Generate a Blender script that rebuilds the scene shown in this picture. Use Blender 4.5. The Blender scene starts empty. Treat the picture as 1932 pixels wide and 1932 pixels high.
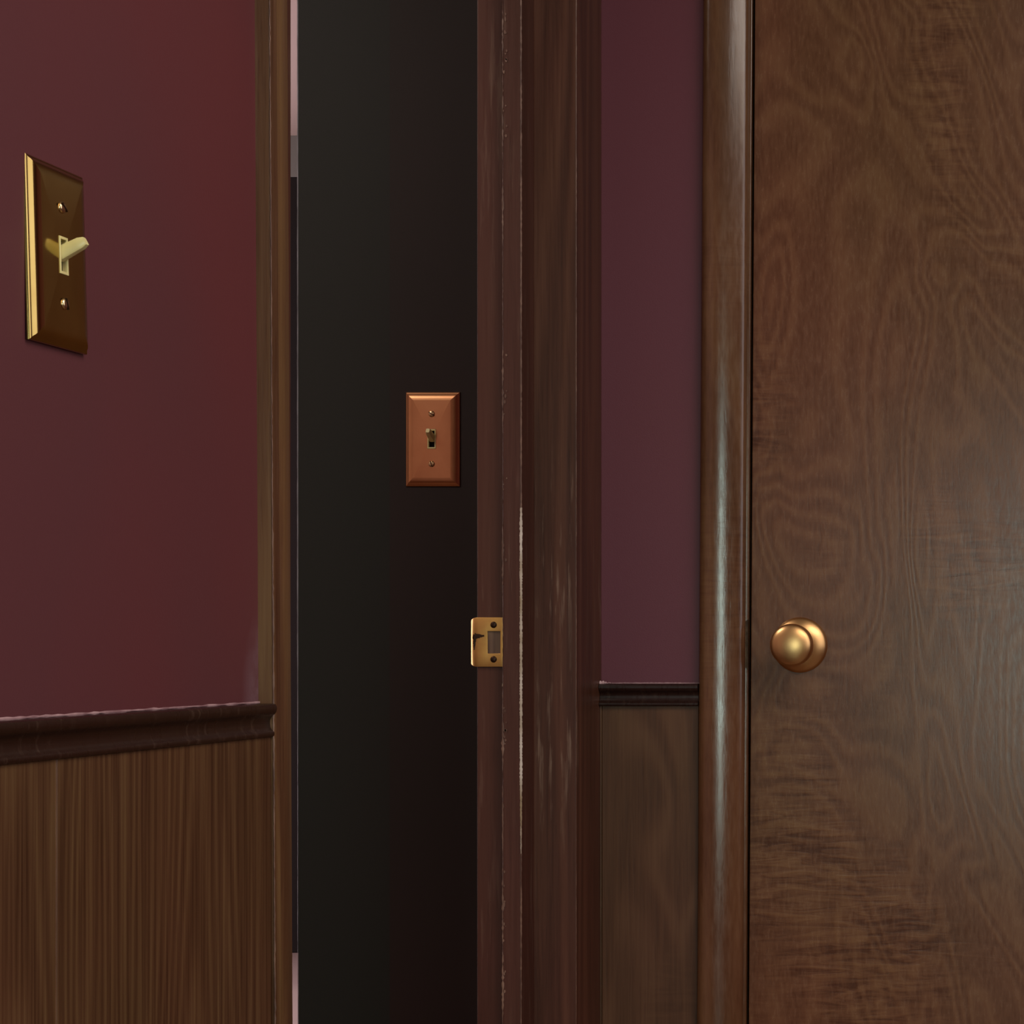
import bpy, bmesh, math, random
from mathutils import Vector, Matrix
random.seed(7)
R = math.radians
S = bpy.context.scene
C = S.collection
ZC = 0.98                       # camera height
FPX = 4000.0                    # focal length in pixels of the 1932 px frame
CX, CY = 2180.0, 1215.0         # vanishing point of the left wall (frame is a crop, hence lens shift)

# ------------------------------------------------------------------ camera
cam_d = bpy.data.cameras.new('camera'); cam = bpy.data.objects.new('camera', cam_d); C.objects.link(cam)
cam.location = (0, 0, ZC); cam.rotation_euler = (R(90), 0, 0)
cam_d.sensor_width = 36; cam_d.lens = 36 * FPX / 1932
cam_d.shift_x = (966 - CX) / 1932; cam_d.shift_y = (CY - 966) / 1932
cam_d.clip_start = 0.02
S.camera = cam
# ------------------------------------------------------------------ world, light, exposure
w = bpy.data.worlds.new('world'); S.world = w; w.use_nodes = True
w.node_tree.nodes['Background'].inputs[0].default_value = (.55, .6, .7, 1)
w.node_tree.nodes['Background'].inputs[1].default_value = 0.03
S.view_settings.view_transform = 'Standard'; S.view_settings.look = 'None'
S.view_settings.exposure = 0.0; S.view_settings.gamma = 1.0; S.view_settings.use_curve_mapping = False

def area(name, loc, rot, sx, sy, power, col):
    d = bpy.data.lights.new(name, 'AREA'); d.shape = 'RECTANGLE'; d.size = sx; d.size_y = sy
    d.energy = power; d.color = col
    o = bpy.data.objects.new(name, d); C.objects.link(o); o.location = loc; o.rotation_euler = rot
    return o
area('window_daylight', (-.24, -2.12, ZC + .06), (R(90), 0, 0),   .50, 1.05, 20, (.76, 1.0, .90))
area('ceiling_lamp', (.75, .50, 2.36), (0, 0, 0), 1.5, 1.5, 38, (1.0, .90, .80))
area('right_fill', (1.60, .35, 1.75), (0, R(90), 0), 1.8, 2.0, 18, (.95, .97, 1.0))  # added fill light, no window there; evens out the left wall
area('side_room_fill', (-1.75, 1.55, 2.34), (0, 0, 0), .4, .4, 13, (1.0, .88, .78))  # added unseen fill for the copper plate and the dark wall
area('side_room_far_fill', (-2.64, 3.38, 1.15), (0, R(-90), 0), 1.7, .9, 34, (1.0, .84, .86))  # added unseen fill that brightens the far wall of the side room

# ------------------------------------------------------------------ materials
def lin(r, g, b):
    f = lambda c: (c/255/12.92) if c/255 <= .04045 else ((c/255+.055)/1.055)**2.4
    return (f(r), f(g), f(b), 1)
class NT:
    def __init__(s, name):
        s.m = bpy.data.materials.new(name); s.m.use_nodes = True
        s.t = s.m.node_tree; s.b = s.t.nodes['Principled BSDF']
        s.co = s.n('ShaderNodeTexCoord').outputs['Object']
    def n(s, k, **kw):
        x = s.t.nodes.new(k)
        for a, v in kw.items(): setattr(x, a, v)
        return x
    def put(s, inp, v):
        if isinstance(v, bpy.types.NodeSocket): s.t.links.new(v, inp)
        else: inp.default_value = v
    def mapping(s, sc, loc=(0, 0, 0), rot=(0, 0, 0), co=None):
        x = s.n('ShaderNodeMapping'); s.put(x.inputs[0], co or s.co)
        x.inputs['Scale'].default_value = sc; x.inputs['Location'].default_value = loc; x.inputs['Rotation'].default_value = rot
        return x.outputs[0]
    def noise(s, vec, scale=1, detail=3, rough=.55, dist=0):
        x = s.n('ShaderNodeTexNoise'); s.put(x.inputs['Vector'], vec)
        x.inputs['Scale'].default_value = scale; x.inputs['Detail'].default_value = detail
        x.inputs['Roughness'].default_value = rough; x.inputs['Distortion'].default_value = dist
        return x.outputs[0]
    def math(s, op, a, b=0.0, c=0.0):
        x = s.n('ShaderNodeMath', operation=op); s.put(x.inputs[0], a); s.put(x.inputs[1], b); s.put(x.inputs[2], c)
        return x.outputs[0]
    def rng(s, v, a, b, c=0.0, d=1.0):
        x = s.n('ShaderNodeMapRange'); s.put(x.inputs[0], v)
        for i, q in enumerate((a, b, c, d)): x.inputs[i+1].default_value = q
        return x.outputs[0]
    def ramp(s, v, stops):
        x = s.n('ShaderNodeValToRGB'); s.put(x.inputs[0], v); e = x.color_ramp.elements
        while len(e) < len(stops): e.new(.5)
        for q, (p, c) in zip(e, stops): q.position = p; q.color = c
        return x.outputs[0]
    def mix(s, f, a, b, mode='MIX'):
        x = s.n('ShaderNodeMix', data_type='RGBA', blend_type=mode)
        s.put(x.inputs['Factor'], f); s.put(x.inputs['A'], a); s.put(x.inputs['B'], b)
        return x.outputs['Result']
    def bump(s, h, dist=.001, st=1.0):
        x = s.n('ShaderNodeBump'); s.put(x.inputs['Height'], h)
        x.inputs['Distance'].default_value = dist; x.inputs['Strength'].default_value = st
        s.t.links.new(x.outputs[0], s.b.inputs['Normal'])
    def fin(s, col, rough=.5, metal=0.0, spec=.5):
        s.put(s.b.inputs['Base Color'], col); s.put(s.b.inputs['Roughness'], rough)
        s.b.inputs['Metallic'].default_value = metal; s.b.inputs['Specular IOR Level'].default_value = spec
        return s.m

def wood(name, dark, mid, light, ringsc=(5, 5, .9), K=55, ringw=.5, rough=.42, bumpd=.0006, wear=0.0, seed=0.0, ripple=0.0, spec=.5, fib=1.0, warp=.35, fibw=.5, fz=7, wearz=None):
    t = NT(name)
    loc = (seed, seed*1.7, seed*.6)
    field = t.noise(t.mapping(ringsc, loc), 1, 1.5, .45, warp)
    ring = t.rng(t.math('SINE', t.math('MULTIPLY', field, K)), -1, 1)
    ring = t.math('POWER', ring, 1.6)
    fiber = t.noise(t.mapping((260*fib, 260*fib, fz), loc), 1, 3, .6, .15)
    pores = t.rng(t.noise(t.mapping((420*fib, 420*fib, 26), loc), 1, 2, .6), .56, .70)
    blot = t.noise(t.mapping((6, 6, 3.2), loc), 1, 3, .6)
    v = t.math('ADD', .5, t.math('ADD', t.math('MULTIPLY', t.math('SUBTRACT', ring, .4), ringw), t.math('MULTIPLY', t.math('SUBTRACT', fiber, .5), fibw)))
    if ripple:
        rp = t.noise(t.mapping((16, 16, 120), loc), 1, 3, .6, .9)
        mask = t.rng(t.noise(t.mapping((4.5, 4.5, 2.6), (seed+4, 0, 2)), 1, 2, .5), .50, .66)
        v = t.math('ADD', v, t.math('MULTIPLY', t.math('MULTIPLY', t.math('SUBTRACT', rp, .5), mask), ripple))
    v = t.math('SUBTRACT', v, t.math('MULTIPLY', pores, .08))
    col = t.ramp(t.rng(v, .22, .80), [(0, dark), (.5, mid), (1, light)])
    col = t.mix(t.rng(blot, .40, .66, 0, .42), col, t.mix(1.0, col, (.80, .92, .72, 1), 'MULTIPLY'))
    red = t.rng(t.noise(t.mapping((4, 4, 2), (seed+9, 3, 1)), 1, 2, .5), .45, .7, 0, .45)
    col = t.mix(red, col, t.mix(1.0, col, (1.12, .86, .88, 1), 'MULTIPLY'))
    r = t.math('ADD', rough, t.math('MULTIPLY', t.math('SUBTRACT', fiber, .5), .22))
    if wear:
        wm = t.math('MULTIPLY', t.rng(t.noise(t.mapping((150, 150, 9), (seed+2, 1, 5)), 1, 4, .65), .55, .74),
                    t.rng(t.noise(t.mapping((14, 14, 3.2), (seed+6, 2, 2)), 1, 2, .5), .42, .56))
        if wearz:
            sep = t.n('ShaderNodeSeparateXYZ'); t.put(sep.inputs[0], t.co); zq = sep.outputs[2]
            a0, a1 = wearz
            wm = t.math('MULTIPLY', wm, t.math('MULTIPLY', t.rng(zq, a0-.08, a0+.05), t.rng(zq, a1-.05, a1+.08, 1, 0)))
        col = t.mix(t.math('MULTIPLY', wm, wear), col, lin(150, 122, 104))
    t.bump(v, bumpd, .7)
    return t.fin(col, r, 0, spec)

M = {}
M['door'] = wood('door_veneer', lin(79, 47, 32), lin(105, 70, 49), lin(121, 86, 60), (5, 5, 2.2), 95, .17, .25, .00022, 0, 3.3, 1.5, spec=.25, warp=1.6, fibw=.42, fz=70)
M['casing'] = wood('casing_stain', lin(78, 47, 30), lin(101, 68, 46), lin(118, 84, 57), (9, 9, 1.6), 30, .2, .19, .0003, 0, 1.1, .5, spec=.55, fibw=.4, fz=45)
M['left_panel'] = wood('panel_oak', lin(64, 38, 23), lin(87, 58, 38), lin(104, 76, 50), (10, 10, .7), 110, .24, .45, .0002, 0, 5.2, spec=.3, fibw=1.0, fib=1.3, fz=5)
M['back_panel'] = wood('panel_birch', lin(70, 42, 27), lin(92, 60, 41), lin(106, 74, 52), (9, 9, 2.2), 60, .22, .45, .0003, 0, 8.4, .5, spec=.3, fibw=.5)
M['frame'] = wood('frame_stain', lin(60, 32, 25), lin(78, 45, 36), lin(88, 54, 44), (8, 8, .5), 26, .2, .42, .0002, .25, 2.0, spec=.3, fibw=.4)
M['post'] = wood('post_stain', lin(60, 33, 24), lin(84, 50, 37), lin(100, 63, 47), (12, 12, .5), 40, .25, .42, .0002, .95, 6.3, spec=.3, fibw=.55, wearz=(ZC-.16, ZC+.15))
M['left_casing'] = wood('left_casing_stain', lin(68, 40, 24), lin(95, 64, 42), lin(116, 86, 54), (12, 12, .6), 30, .3, .38, .0003, .15, 7.7, fibw=.5)
M['rail'] = wood('rail_stain', lin(28, 13, 10), lin(38, 20, 15), lin(50, 30, 22), (10, 10, 10), 10, .03, .30, .0001, .15, 4.0, fibw=.3)

def paint(name, a, b, rough=.48, sc=2.2, spec=.5, bumpd=.00012, scuff=False):
    t = NT(name)
    col = t.ramp(t.rng(t.noise(t.mapping((sc, sc, sc*.7), (3, 1, 4)), 1, 2, .5), .38, .62), [(0, a), (1, b)])
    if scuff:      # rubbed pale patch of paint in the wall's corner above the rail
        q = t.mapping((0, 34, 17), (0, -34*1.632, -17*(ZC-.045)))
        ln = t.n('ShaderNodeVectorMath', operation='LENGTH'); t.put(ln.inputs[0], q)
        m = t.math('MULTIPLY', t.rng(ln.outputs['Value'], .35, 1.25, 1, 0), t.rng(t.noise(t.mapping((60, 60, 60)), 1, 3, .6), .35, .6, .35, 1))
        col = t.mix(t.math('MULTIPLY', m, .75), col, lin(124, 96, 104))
    t.bump(t.noise(t.mapping((700, 700, 700)), 1, 2, .6), bumpd, .6)
    return t.fin(col, rough, 0, spec)
M['maroon'] = paint('maroon_paint', lin(92, 49, 54), lin(103, 46, 50), scuff=True)
M['maroon_back'] = paint('maroon_paint_back', lin(100, 44, 58), lin(102, 44, 54))
M['dark_green'] = paint('dark_green_side', lin(34, 38, 34), lin(35, 36, 32), .6, spec=.25)  # greener tone for the left strip of the dark wall
M['dark_brown'] = paint('dark_brown_side', lin(44, 32, 30), lin(38, 31, 28), .6, spec=.25)  # browner tone for the rest of the dark wall
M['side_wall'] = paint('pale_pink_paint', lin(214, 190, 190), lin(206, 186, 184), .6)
M['ceiling'] = paint('ceiling_paint', lin(190, 180, 168), lin(184, 176, 164), .8)
M['floor'] = wood('floor_boards', lin(60, 34, 18), lin(92, 58, 34), lin(120, 80, 50), (3, .8, 3), 40, .4, .45, .0005)
M['cabinet'] = paint('dark_cabinet_paint', lin(22, 16, 16), lin(26, 18, 18), .8, spec=.12)
M['grey'] = paint('grey_edge', lin(98, 94, 90), lin(90, 86, 82), .6)
M['bead'] = paint('pale_lit_edge', lin(140, 140, 146), lin(104, 104, 108), .45, 30)
M['caulk'] = paint('pink_caulk', lin(186, 150, 152), lin(140, 104, 108), .5, 60)
M['bare'] = paint('bare_worn_lit_edge', lin(205, 190, 178), lin(150, 128, 100), .5, 30)  # bare wood; also carries light caught on the stop's corner
M['bare_lit_dim'] = paint('bare_lit_dim_edge', lin(130, 98, 82), lin(90, 60, 48), .5, 40)  # chips, and painted edge highlights on stop, post and casing
M['bare_faint'] = paint('pale_joint', lin(112, 80, 56), lin(90, 60, 38), .5, 30)
M['scuff'] = paint('scuffed_paint', lin(130, 96, 104), lin(104, 66, 74), .4, 40)
M['ivory'] = paint('ivory_plastic', lin(226, 214, 150), lin(222, 208, 144), .35, spec=.5, bumpd=0)
M['void'] = paint('dark_gap', lin(16, 10, 9), lin(14, 10, 9), .8, spec=.1)
def metal(name, a, b, rough, streak=(4, 4, 4), bumpd=0.0):
    t = NT(name)
    nz = t.noise(t.mapping((40*streak[0], 40*streak[1], 40*streak[2])), 1, 3, .6)
    col = t.ramp(t.rng(nz, .35, .65), [(0, a), (1, b)])
    r = t.math('ADD', rough, t.math('MULTIPLY', t.math('SUBTRACT', nz, .5), .12))
    if bumpd: t.bump(nz, bumpd, .4)
    return t.fin(col, r, 1.0)
M['brass'] = metal('polished_brass', lin(186, 160, 96), lin(176, 148, 86), .16, (.6, .6, .6))
M['copper'] = metal('copper_toned_brass', lin(216, 158, 112), lin(206, 146, 102), .30, (.5, .5, .5))
M['satin'] = metal('satin_brass', lin(228, 182, 126), lin(218, 168, 110), .34, (.4, .4, .4))
M['strike'] = metal('strike_brass', lin(216, 172, 100), lin(206, 156, 92), .42, (1, 1, 1))
M['screw'] = metal('screw_brass', lin(224, 196, 150), lin(210, 176, 128), .28)
M['dull'] = metal('dull_dark_metal', lin(78, 58, 46), lin(60, 44, 36), .45)

# ------------------------------------------------------------------ mesh helpers
def obj(name, bm, mat, parent=None, kind=None, smooth=False, label=None, cat=None, group=None):
    me = bpy.data.meshes.new(name)
    bmesh.ops.recalc_face_normals(bm, faces=bm.faces)
    if smooth:
        for f in bm.faces: f.smooth = True
        for e in bm.edges:
            if len(e.link_faces) == 2 and e.calc_face_angle(0) > R(38): e.smooth = False
    bm.to_mesh(me); bm.free(); me.materials.append(M[mat] if isinstance(mat, str) else mat)
    o = bpy.data.objects.new(name, me); C.objects.link(o)
    if parent: o.parent = parent
    if kind: o['kind'] = kind
    if label: o['label'] = label
    if cat: o['category'] = cat
    if group: o['group'] = group
    return o
def box(x0, x1, y0, y1, z0, z1, bev=0.0, seg=2, bm=None):
    bm = bm or bmesh.new()
    r = bmesh.ops.create_cube(bm, size=1.0)
    for v in r['verts']:
        v.co = Vector((x0 + (v.co.x+.5)*(x1-x0), y0 + (v.co.y+.5)*(y1-y0), z0 + (v.co.z+.5)*(z1-z0)))
    if bev:
        es = list({e for v in r['verts'] for e in v.link_edges})
        bmesh.ops.bevel(bm, geom=es, offset=bev, segments=seg, affect='EDGES', profile=.5)
    return bm
def loft(sections, close=True, cap=True):
    """sections: list of closed point loops (Vectors) joined in order"""
    bm = bmesh.new(); rows = [[bm.verts.new(p) for p in s] for s in sections]; n = len(rows[0])
    for a, b in zip(rows, rows[1:]):
        for i in range(n if close else n-1):
            j = (i+1) % n
            bm.faces.new((a[i], a[j], b[j], b[i]))
    if cap:
        bm.faces.new(rows[0]); bm.faces.new(rows[-1])
    return bm
def shear(bm, kx=0.0, ky=0.0):
    for v in bm.verts:
        v.co.x += kx*(v.co.z-ZC); v.co.y += ky*(v.co.z-ZC)
    return bm
def lathe(profile, seg=64, axis='-Y'):
    """profile: (radius, height) ; revolves about -Y"""
    bm = bmesh.new(); rows = []
    for r, h in profile:
        if r < 1e-6: rows.append([bm.verts.new((0, -h, 0))])
        else: rows.append([bm.verts.new((r*math.cos(2*math.pi*i/seg), -h, r*math.sin(2*math.pi*i/seg))) for i in range(seg)])
    for a, b in zip(rows, rows[1:]):
        for i in range(seg):
            j = (i+1) % seg
            if len(a) == 1: bm.faces.new((a[0], b[i], b[j]))
            elif len(b) == 1: bm.faces.new((a[i], a[j], b[0]))
            else: bm.faces.new((a[i], a[j], b[j], b[i]))
    return bm
def ribbon(p0, p1, wid, axis_w, out, n=80, ragged=.5, width_fn=None, thick=.0004):
    """thin raised irregular strip of real thickness between two points"""
    p0, p1, aw, out = map(Vector, (p0, p1, axis_w, out)); secs = []
    for i in range(n+1):
        t = i/n; c = p0.lerp(p1, t)
        w_ = wid*(1 + random.uniform(-ragged, ragged))*(width_fn(t) if width_fn else 1)
        off = aw*random.uniform(-.25, .25)*ragged*wid
        a, b = c + off - aw*w_/2, c + off + aw*w_/2
        secs.append([a - out*thick, b - out*thick, b + out*thick*.3, c + off + out*thick, a + out*thick*.3])
    return loft(secs)

H = 2.40
XW = -.688          # left wall plane
YB = 2.44           # back wall plane
# ------------------------------------------------------------------ room shell
obj('floor', box(-2.75, 1.75, -2.3, 4.15, -.1, 0), 'floor', kind='structure')
obj('ceiling', box(-2.75, 1.75, -2.3, 4.15, H, H+.1), 'ceiling', kind='structure')
bm = box(-.7366, XW, -2.2, 1.672, 0, H); box(-.7366, XW, 1.672, 2.33, 2.05, H, bm=bm)
wl = obj('wall_left', bm, 'maroon', kind='structure')
# back wall with the opening of the right hand door
DX0, DX1 = -.4715, .235
bm = box(-.7366, DX0-.012, YB, YB+.11, 0, H); box(DX1+.012, 1.65, YB, YB+.11, 0, H, bm=bm); box(DX0-.012, DX1+.012, YB, YB+.11, 2.06, H, bm=bm)
wb = obj('wall_back', bm, 'maroon_back', kind='structure')
obj('wall_right', box(1.65, 1.75, -2.2, YB+.11, 0, H), 'maroon', kind='structure')
# rear wall with the window the daylight comes through
wz0, wz1 = ZC-.50, ZC+.62
bm = box(-.7366, -.52, -2.3, -2.2, 0, H); box(.04, 1.65, -2.3, -2.2, 0, H, bm=bm)
box(-.52, .04, -2.3, -2.2, 0, wz0, bm=bm); box(-.52, .04, -2.3, -2.2, wz1, H, bm=bm)
obj('wall_rear', bm, 'maroon', kind='structure')
bm = box(-.52, -.49, -2.3, -2.18, wz0, wz1); box(.01, .04, -2.3, -2.18, wz0, wz1, bm=bm)
box(-.49, .01, -2.3, -2.18, wz0, wz0+.03, bm=bm); box(-.49, .01, -2.3, -2.18, wz1-.03, wz1, bm=bm)
obj('window_1', bm, 'casing', kind='structure')
# side room
YD = 2.564
obj('wall_side_far', box(-2.65, -.5, 4.05, 4.15, 0, H), 'side_wall', kind='structure')
obj('wall_side_left', box(-2.75, -2.65, .2, 4.15, 0, H), 'side_wall', kind='structure')
obj('wall_side_near', box(-2.65, -.7366, .2, .3, 0, H), 'side_wall', kind='structure')
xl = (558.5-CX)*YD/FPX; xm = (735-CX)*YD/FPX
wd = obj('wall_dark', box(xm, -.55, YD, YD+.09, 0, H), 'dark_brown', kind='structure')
obj('panel', box(xl+.002, xm, YD+.002, YD+.09, 0, H), 'dark_green', wd, label='very dark green left end of the wall')
obj('corner_bead', ribbon((xl+.001, YD+.003, 0), (xl+.001, YD+.003, H), .0017, (1, 0, 0), (0, -1, 0), 260, .22, lambda t: 1.0 if t*H > ZC+.02 else max(.25, 1-(ZC+.02-t*H)*4)), 'bead', wd, label='thin pale corner edge, its lit line put into the colour')  # pale strip stands in for room light on the corner, thinner lower down
# dark wall-hung cabinet glimpsed past the dark wall's edge
cz = lambda py, Y: ZC + (CY-py)*Y/FPX
YC = 3.95
cab = bpy.data.objects.new('wall_cabinet', None); C.objects.link(cab); cab.location = (-1.62, 4.04, cz(1798, YC))
cab['label'] = 'dark cabinet with pale grey top seen only as a sliver past the near door casing'; cab['category'] = 'cabinet'
zt, zg = cz(330, YC)-cz(1798, YC), cz(256, YC)-cz(1798, YC)
obj('body', box(-.42, .42, -.09, .009, 0, zt, .002), 'cabinet', cab)
obj('top', box(-.43, .43, -.092, .009, zt-.004, zg, .001), 'grey', cab, label='pale grey top band')

# ------------------------------------------------------------------ left doorway
# far jamb with stop
KX = .0
jb = obj('door_1_jamb', box(-.7366, XW, 2.302, 2.335, 0, 2.05, .0012), 'frame', kind='structure'); jb.name = 'trim_1'
st = obj('door_stop', box(-.7048, -.6841, 2.288, 2.3345, 0, 2.05, .0016, 3), 'frame', jb)
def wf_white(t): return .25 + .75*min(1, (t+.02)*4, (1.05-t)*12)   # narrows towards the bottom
obj('worn_lit_edge', ribbon((-.6845, 2.2874, cz(1610, 2.29)), (-.6845, 2.2874, cz(958, 2.29)), .0026, (1, 0, 0), (0, -1, 0), 260, .26, wf_white), 'bare', jb,  # worn strip; light caught by the rounded corner is in its colour
    label='worn pale edge of the door stop with caught light put in its colour')
obj('worn_lit_edge', ribbon((-.6845, 2.2877, ZC-.45), (-.6845, 2.2877, ZC+.75), .0013, (1, 0, 0), (0, -1, 0), 420, .4), 'bare_lit_dim', jb)  # dimmer strip on the same corner, caught light painted in
def wf_chip(t):
    return abs(math.sin(t*23)+.6*math.sin(t*61+1))*.8 * (1.6 if t < .32 else 1)
obj('chipped_edge', ribbon((-.7043, 2.2877, ZC-.50), (-.7043, 2.2877, ZC+.75), .0011, (1, 0, 0), (0, -1, 0), 420, .9, wf_chip), 'bare_lit_dim', jb,
    label='chipped left edge of the stop')
bm = bmesh.new()
for i in range(46):
    py = random.choice([random.uniform(1640, 1932), random.uniform(20, 260), random.uniform(650, 1080), random.uniform(1300, 1420)])
    z = cz(py, 2.29); x = -.7040 + random.uniform(0, .004); s_ = random.uniform(.0005, .0016); l_ = s_*random.uniform(1, 3)
    n = 6; top = [Vector((x + s_*math.cos(a)*random.uniform(.6, 1), 2.2874, z + l_*math.sin(a)*random.uniform(.6, 1))) for a in [2*math.pi*k/n for k in range(n)]]
    a = [bm.verts.new(p) for p in top]; b = [bm.verts.new(p + Vector((0, .0009, 0))) for p in top]
    bm.faces.new(a)
    for k in range(n): bm.faces.new((a[k], b[k], b[(k+1) % n], a[(k+1) % n]))
o = obj('chip', bm, 'bare_lit_dim', jb); o['kind'] = 'stuff'
# small white nick under the strike plate
obj('nick', ribbon((-.7090, 2.3018, cz(1295, 2.302)), (-.7076, 2.3018, cz(1285, 2.302)), .0013, (1, 0, 0), (0, -1, 0), 6, .3), 'bare', jb)

# corner post between doorway and back wall
ps = obj('trim_2', box(-.688, -.6375, 2.335, YB, 0, H, .0014, 3), 'post', kind='structure')
obj('worn_lit_edge', ribbon((-.6381, 2.3353, ZC-.45), (-.6381, 2.3353, ZC+.74), .0011, (1, 0, 0), (0, -1, 0), 300, .3, lambda t: .35+.75*max(0, t-.15) if t > .35 else .4), 'bare_lit_dim', ps,
    label='thin pale corner line of the post, caught light put in its colour')  # pale strip painted for the light on the post's bevel

# strike plate on the jamb
sp = bpy.data.objects.new('strike_plate', None); C.objects.link(sp); sp.parent = jb
yS = 2.302; zs = cz(1211.5, yS)
xr = (955-CX)*yS/FPX; xc = (904-CX)*yS/FPX
sp.location = (0, 0, 0)
h_ = .0268
# plate with a latch hole, lip curling into the side room
bm = bmesh.new()
hx0, hx1 = (921-CX)*yS/FPX, (945-CX)*yS/FPX; hz0, hz1 = cz(1233, yS), cz(1191, yS)
xs = [xc, hx0, hx1, xr]; zz = [zs-h_, hz0, hz1, zs+h_]
yf = yS-.0016
G = {}
for i in range(4):
    for j in range(4): G[i, j] = bm.verts.new((xs[i], yf, zz[j]))
for i in range(3):
    for j in range(3):
        if (i, j) != (1, 1): bm.faces.new((G[i, j], G[i+1, j], G[i+1, j+1], G[i, j+1]))
# lip
prev = [G[0, j] for j in range(4)]
for k in range(1, 9):
    t = k/8; dx = -.0095*math.sin(t*math.pi/2)*1.0; dy = .0075*(1-math.cos(t*math.pi/2))
    pin = .0052*t**2
    cur = [bm.verts.new((xc+dx, yf+dy, z + (pin if j < 2 else -pin)*(1 if j in (0, 3) else .3))) for j, z in enumerate(zz)]
    for j in range(3): bm.faces.new((prev[j], prev[j+1], cur[j+1], cur[j]))
    prev = cur
pl = obj('plate', bm, 'strike', sp, smooth=True)
mo = pl.modifiers.new('solid', 'SOLIDIFY'); mo.thickness = .0015; mo.offset = 0
mb = pl.modifiers.new('bev', 'BEVEL'); mb.width = .0004; mb.segments = 2; mb.limit_method = 'ANGLE'
obj('latch_hole', box(hx0-.0005, hx1+.0005, yS-.0008, yS-.0002, hz0-.0005, hz1+.0005), wood('raw_wood', lin(84, 62, 48), lin(112, 88, 70), lin(136, 118, 94), (20, 20, 8), 30, .4, .5, .0004), sp, label='bare wood showing in the latch hole')
for py in (1179, 1244):
    bm = lathe([(0, .0013), (.0022, .0012), (.0034, .0004), (.0036, 0)], 24)
    for v in bm.verts: v.co += Vector(((932.5-CX)*yS/FPX, yf-.0006, cz(py, yS)))
    sc_ = obj('screw', bm, 'dull', sp, smooth=True)
# worn streak on the lip : dark scrape
bm = ribbon(((897-CX)*yS/FPX, yf-.0010, cz(1200, yS)), ((915-CX)*yS/FPX, yf-.0010, cz(1200, yS)), .0042, (0, 0, 1), (0, -1, 0), 14, .35, lambda t: 1.25-t*.8, .0002)
obj('scrape', bm, 'dull', sp, label='dark scrape left by the latch')
bm = ribbon(((895.5-CX)*yS/FPX, yf+.0002, cz(1226, yS)), ((897-CX)*yS/FPX, yf-.0006, cz(1197, yS)), .0036, (1, 0, 0), (0, -1, 0), 14, .3, lambda t: .4+t*.9, .0006)
obj('scrape', bm, 'dull', sp)

# near casing of the doorway, on the left wall; profile in (w along y, p out of wall)
prof = [(0, 0), (0, .0105), (.0008, .0114), (.0040, .0114), (.0054, .0098), (.0115, .0097), (.0126, .0104), (.0150, .0105),
        (.0178, .0090), (.0225, .0100), (.0260, .0104), (.0320, .0098), (.0385, .0086), (.0430, .0074), (.0440, .0060), (.0440, 0)]
Y0 = 1.6255
secs = [[Vector((XW+p, Y0+w_, z)) for w_, p in prof] for z in (0, 2.09)]
nc = obj('trim_3', shear(loft(secs), 0, -.0125), 'left_casing', kind='structure', smooth=True)
obj('jamb', box(-.7366, XW-.001, 1.6725, 1.690, 0, 2.05, .001), 'frame', nc)
obj('worn_lit_edge', shear(ribbon((XW+.0115, Y0-.0001, ZC-.40), (XW+.0115, Y0-.0001, ZC+.50), .0015, (1, 0, 0), (0, -1, 0), 240, .4, lambda t: (1.0 if t < .62 else .55)*(.8+.2*math.sin(t*19))), 0, -.0125), 'bare_lit_dim', nc)  # painted highlight along the casing's outer edge, wider lower down

# ------------------------------------------------------------------ wainscot + chair rails
g = .0014
yg = FPX*.678/(CX-107)
xp = XW+.0100
# panels stand on the floor and run up under the rail
def wp(y0, y1): return box(XW, xp, y0, y1, 0, ZC-.066, .0006, 1)
obj('panel', wp(yg+g/2, Y0-.0002), 'left_panel', wl)
yy = yg - g/2
while yy > -1.9:
    obj('panel', wp(max(yy-.405, -2.19), yy), 'left_panel', wl); yy -= .405+g
obj('groove_edge', ribbon((xp-.0006, yg, 0), (xp-.0006, yg, ZC-.07), .0010, (0, 1, 0), (1, 0, 0), 160, .4), 'bare_faint', wl, label='pale line along the joint of two panels')
pb = obj('panel', box(-.6355, -.5245, YB-.006, YB, 0, ZC-.066, .0006, 1), 'back_panel', wb)
# back panel thin strip against the post
obj('batten', box(-.6372, -.6357, YB-.0068, YB, 0, ZC-.066), 'left_casing', wb)
# rail profile: (out, z offset from top), small cove cap
zt_ = ZC-.0457; hh = .0256
rp = [(0, 0), (.0118, 0), (.0134, -.0007), (.0142, -.0024), (.0143, -.0045), (.0137, -.0066), (.0122, -.0084), (.0102, -.0100), (.0090, -.0125), (.0088, -.0150), (.0092, -.0178),
      (.0104, -.0202), (.0118, -.0214), (.0124, -.0224), (.0124, -.0238), (.0118, -.0250), (.0104, -.0256), (0, -.0256)]
secs = [[Vector((XW+p, y, zt_+z)) for p, z in rp] for y in (-2.19, Y0+.0005)]
r1 = obj('trim_4', loft(secs), 'rail', kind='structure', smooth=True)
obj('caulk_lit_line', ribbon((XW+.0012, -2.1, zt_+.0010), (XW+.0012, Y0, zt_+.0010), .0016, (0, 0, 1), (1, 0, 0), 500, .35), 'caulk', r1, label='pale pink paint bead along the top of the rail, with its highlight coloured in')  # paint bead whose pale colour also paints the rail's edge highlight
secs = [[Vector((x, YB-p, zt_+z)) for p, z in rp] for x in (-.6370, -.5240)]
r2 = obj('trim_5', loft(secs), 'rail', kind='structure', smooth=True)
obj('caulk_lit_line', ribbon((-.6370, YB-.0012, zt_+.0006), (-.5240, YB-.0012, zt_+.0006), .0014, (0, 0, 1), (0, -1, 0), 60, .3), 'caulk', r2, label='pale pink paint bead along the top of the rail, with its highlight coloured in')  # same bead on the back rail, edge highlight painted in
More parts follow.
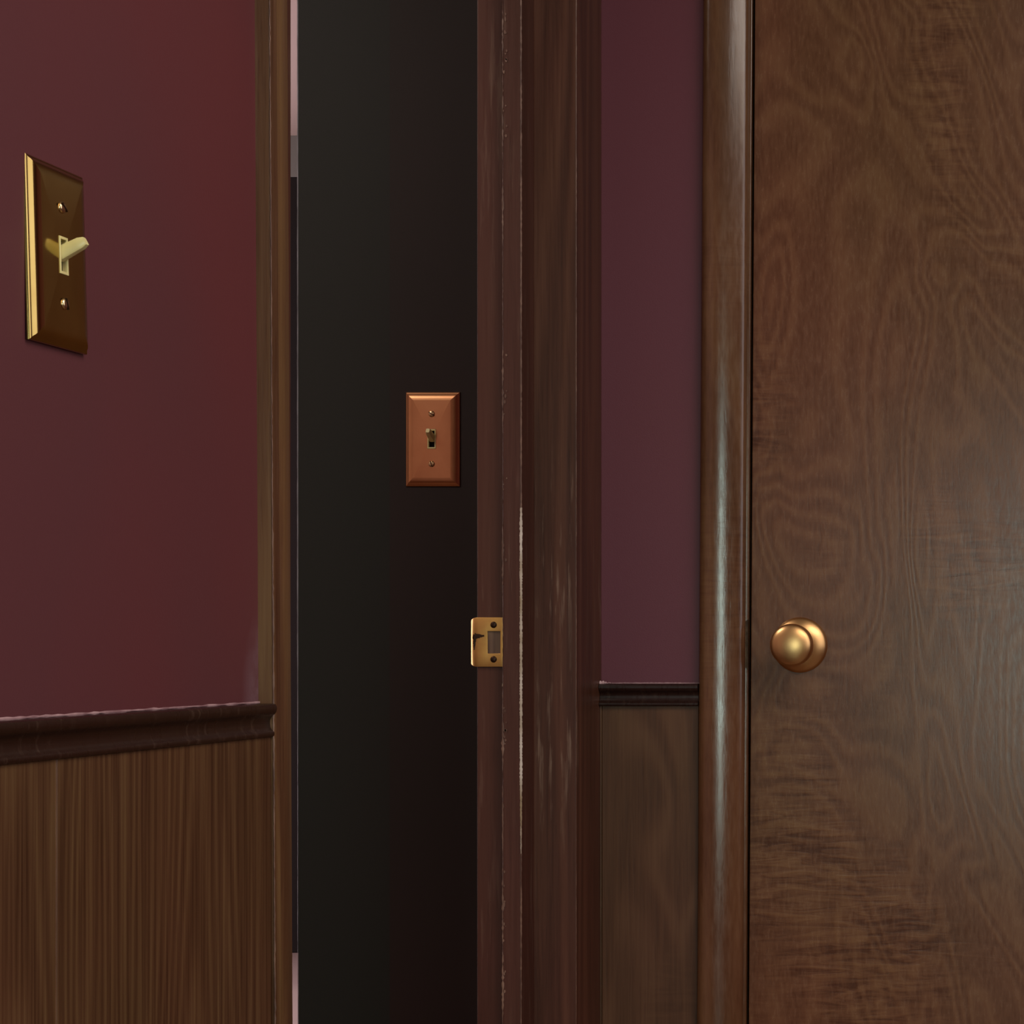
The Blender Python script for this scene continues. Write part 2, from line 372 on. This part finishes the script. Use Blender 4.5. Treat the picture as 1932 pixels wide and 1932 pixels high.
obj('caulk_blob', ribbon((-.6370, YB-.010, zt_+.0008), (-.6240, YB-.006, zt_+.0010), .0040, (0, 0, 1), (0, -1, 0), 12, .5, lambda t: 1.1-t*.9, .0014), 'caulk', r2)

# ------------------------------------------------------------------ right door with its casing
KD = .0062
cl = (1319-CX)*(YB-.012)/FPX; cr = (1408-CX)*YB/FPX
W_ = cr-cl
cp = []
cps = [(0, 0), (0, .0118), (.03, .0146), (.08, .0168), (.15, .0183), (.24, .0192), (.35, .0195), (.43, .0193), (.50, .0189), (.58, .0183), (.66, .0175), (.75, .0164), (.84, .0151), (.92, .0138), (.97, .0124), (1, .0098), (1, 0)]
secs = [[Vector((cl+a*W_, YB-p, z)) for a, p in cps] for z in (0, .6, 1.2, 1.8, 2.12)]
rc = obj('trim_6', shear(loft(secs), KD), 'casing', kind='structure', smooth=True)
jx0, jx1 = (1404-CX)*YB/FPX, (1413-CX)*YB/FPX
obj('jamb', shear(box(jx0, jx1, YB-.0045, YB+.10, 0, 2.06, .0008), KD), 'casing', rc)
obj('dark_gap', shear(box(jx1-.001, jx1+.012, YB+.034, YB+.05, 0, 2.06), KD), 'void', rc)
# casing at the far side of the right door (outside the frame) and head
secs = [[Vector((DX1+.003+W_-a*W_, YB-p, z)) for a, p in cps] for z in (0, 2.12)]
obj('trim_7', loft(secs), 'casing', kind='structure', smooth=True)
obj('trim_8', box(cl+.01, DX1+W_, YB-.017, YB, 2.125, 2.18, .004), 'casing', kind='structure')
# latch strike lip let into the jamb edge
bm = bmesh.new()
N = 24; a_ = []; b_ = []
for i in range(N+1):
    th = -math.pi/2 + math.pi*i/N
    x = jx1+.0002 - .0060*math.cos(th)**.7 if 0 < i < N else jx1+.0002
    z = cz(1216, YB) + .0285*math.sin(th)
    a_.append(Vector((x, YB-.0056, z))); b_.append(Vector((x, YB-.0030, z)))
bm = loft([a_, b_])
lip = obj('strike_lip', bm, 'dull', rc, label='dark strike lip let into the jamb')
# door slab
sx0 = (1417-CX)*YB/FPX
dr = obj('door_2', shear(box(sx0, DX1, YB-.001, YB+.034, .008, 2.045, .0012), KD), 'door', kind='structure')
kn = bpy.data.objects.new('door_knob', None); C.objects.link(kn); kn.parent = dr
kx, kz = (1509.5-CX)*YB/FPX, cz(1217, YB)
kn.location = (kx, YB-.001, kz)
rose = obj('rose', lathe([(.0315, 0), (.0318, .0014), (.0312, .0026), (.0290, .0046), (.0240, .0074), (.0190, .0092), (.0150, .0100), (.0120, .0102), (.0, .0102)], 96), 'satin', kn, smooth=True)
neck = obj('neck', lathe([(.0125, .010), (.0115, .016), (.0110, .026), (.0125, .031), (.0150, .034)], 64), 'satin', kn, smooth=True)
knob = obj('knob', lathe([(.0150, .034), (.0190, .037), (.0222, .042), (.0236, .048), (.0240, .0545), (.0239, .0580), (.0232, .0602), (.0216, .0618), (.0185, .0634), (.0135, .0650), (.0070, .0661), (0, .0665)], 96), 'satin', kn, smooth=True)

# ------------------------------------------------------------------ light switches
def light_switch(loc, rotz, tilt, wid, hei, body, togm, up, label, dep=.0058):
    t = bpy.data.objects.new('light_switch', None); C.objects.link(t)
    t.location = loc; t.rotation_euler = (0, tilt, rotz) if abs(rotz) < .01 else (tilt, 0, rotz)
    t['label'] = label; t['category'] = 'light switch'
    pr = [(0, 0), (0, .0010), (.0005, .0016), (.0014, .0020), (.0024, .0026), (.0034, .0036), (.0046, .0043), (.0062, .0049), (.0080, .00532), (.0098, .0057), (.0106, .0058)]
    bm = bmesh.new(); rings = []
    for i, p in pr:
        a, b = wid/2-i, hei/2-i
        rings.append([bm.verts.new((x, -p*dep/.0058, z)) for x, z in ((-a, -b), (a, -b), (a, b), (-a, b))])
    sw, sh = .0052, .0120
    rings.append([bm.verts.new((x, -dep, z)) for x, z in ((-sw, -sh), (sw, -sh), (sw, sh), (-sw, sh))])
    rings.append([bm.verts.new((x, -dep+.002, z)) for x, z in ((-sw, -sh), (sw, -sh), (sw, sh), (-sw, sh))])
    for r0, r1_ in zip(rings, rings[1:]):
        for k in range(4): bm.faces.new((r0[k], r0[(k+1) % 4], r1_[(k+1) % 4], r1_[k]))
    pass
    for f in bm.faces: f.smooth = True
    bm.edges.ensure_lookup_table()
    for r0, r1_ in zip(rings, rings[1:]):
        for k in range(4):
            e = bm.edges.get((r0[k], r1_[k])); e.smooth = False
    for k in range(4):
        for q in (-1, -2): bm.edges.get((rings[q][k], rings[q][(k+1) % 4])).smooth = False
    me = bpy.data.meshes.new('cover_plate'); bmesh.ops.recalc_face_normals(bm, faces=bm.faces); bm.to_mesh(me); bm.free(); me.materials.append(M[body])
    o = bpy.data.objects.new('cover_plate', me); C.objects.link(o); o.parent = t
    # collar (four thin walls round the slot) and the bat
    bm = box(-sw+.0002, -sw+.0016, -dep-.0006, -dep+.004, -sh+.0002, sh-.0002, .0003)
    box(sw-.0016, sw-.0002, -dep-.0006, -dep+.004, -sh+.0002, sh-.0002, .0003, bm=bm)
    box(-sw+.0016, sw-.0016, -dep-.0006, -dep+.004, -sh+.0002, -sh+.0020, .0003, bm=bm)
    box(-sw+.0016, sw-.0016, -dep-.0006, -dep+.004, sh-.0020, sh-.0002, .0003, bm=bm)
    tg = obj('toggle', bm, togm, t)
    sgn = 1 if up else -1
    secs = []
    for k in range(7):
        q = k/6; L = .0190*q
        cy = -dep+.003 - L*math.cos(R(26)); czz = sgn*(.0005 + L*math.sin(R(26)))
        hw = .0034 - .0006*q; ht = .0046 - .0010*q
        if k == 6: hw *= .8; ht *= .75
        loop = []
        for m in range(12):
            an = 2*math.pi*m/12; c_, s_ = math.cos(an), math.sin(an)
            ex = lambda v: math.copysign(abs(v)**.45, v)
            # section plane perpendicular to the bat's axis
            u = ex(c_)*hw; v = ex(s_)*ht
            loop.append(Vector((u, cy + sgn*v*math.sin(R(26))*sgn, czz + v*math.cos(R(26)))))
        secs.append(loop)
    obj('bat', loft(secs), togm, tg, smooth=True)
    obj('slot', box(-sw+.0014, sw-.0014, -dep+.0028, -dep+.0036, -sh+.0018, sh-.0018), 'void', tg, label='dark slot behind the bat')
    for s_ in (1, -1):
        bm = lathe([(.0038, 0), (.0037, .0006), (.0030, .0013), (.0018, .0017), (0, .0018)], 28)
        for v in bm.verts: v.co += Vector((0, -dep+.0001, s_*.0302))
        sc = obj('screw', bm, 'screw', t, smooth=True)
        bm = box(-.0036, .0036, -.0020, -.0010, -.0005, .0005)
        bmesh.ops.rotate(bm, verts=bm.verts, cent=(0, 0, 0), matrix=Matrix.Rotation(R(35 if s_ > 0 else 70), 3, 'Y'))
        for v in bm.verts: v.co += Vector((0, -dep+.0001, s_*.0302))
        obj('slot', bm, 'dull', sc)
    return t
light_switch((XW, 1.3246, ZC+.2424), R(90), R(-1.6), .070, .114, 'brass', 'ivory', True,
             'polished brass light switch plate with ivory toggle on the maroon wall at left')
light_switch(((817.5-CX)*YD/FPX, YD, ZC+.2474), 0, 0, .0655, .114, 'copper', 'ivory', True,
             'copper-coloured light switch plate on the dark wall seen through the doorway')
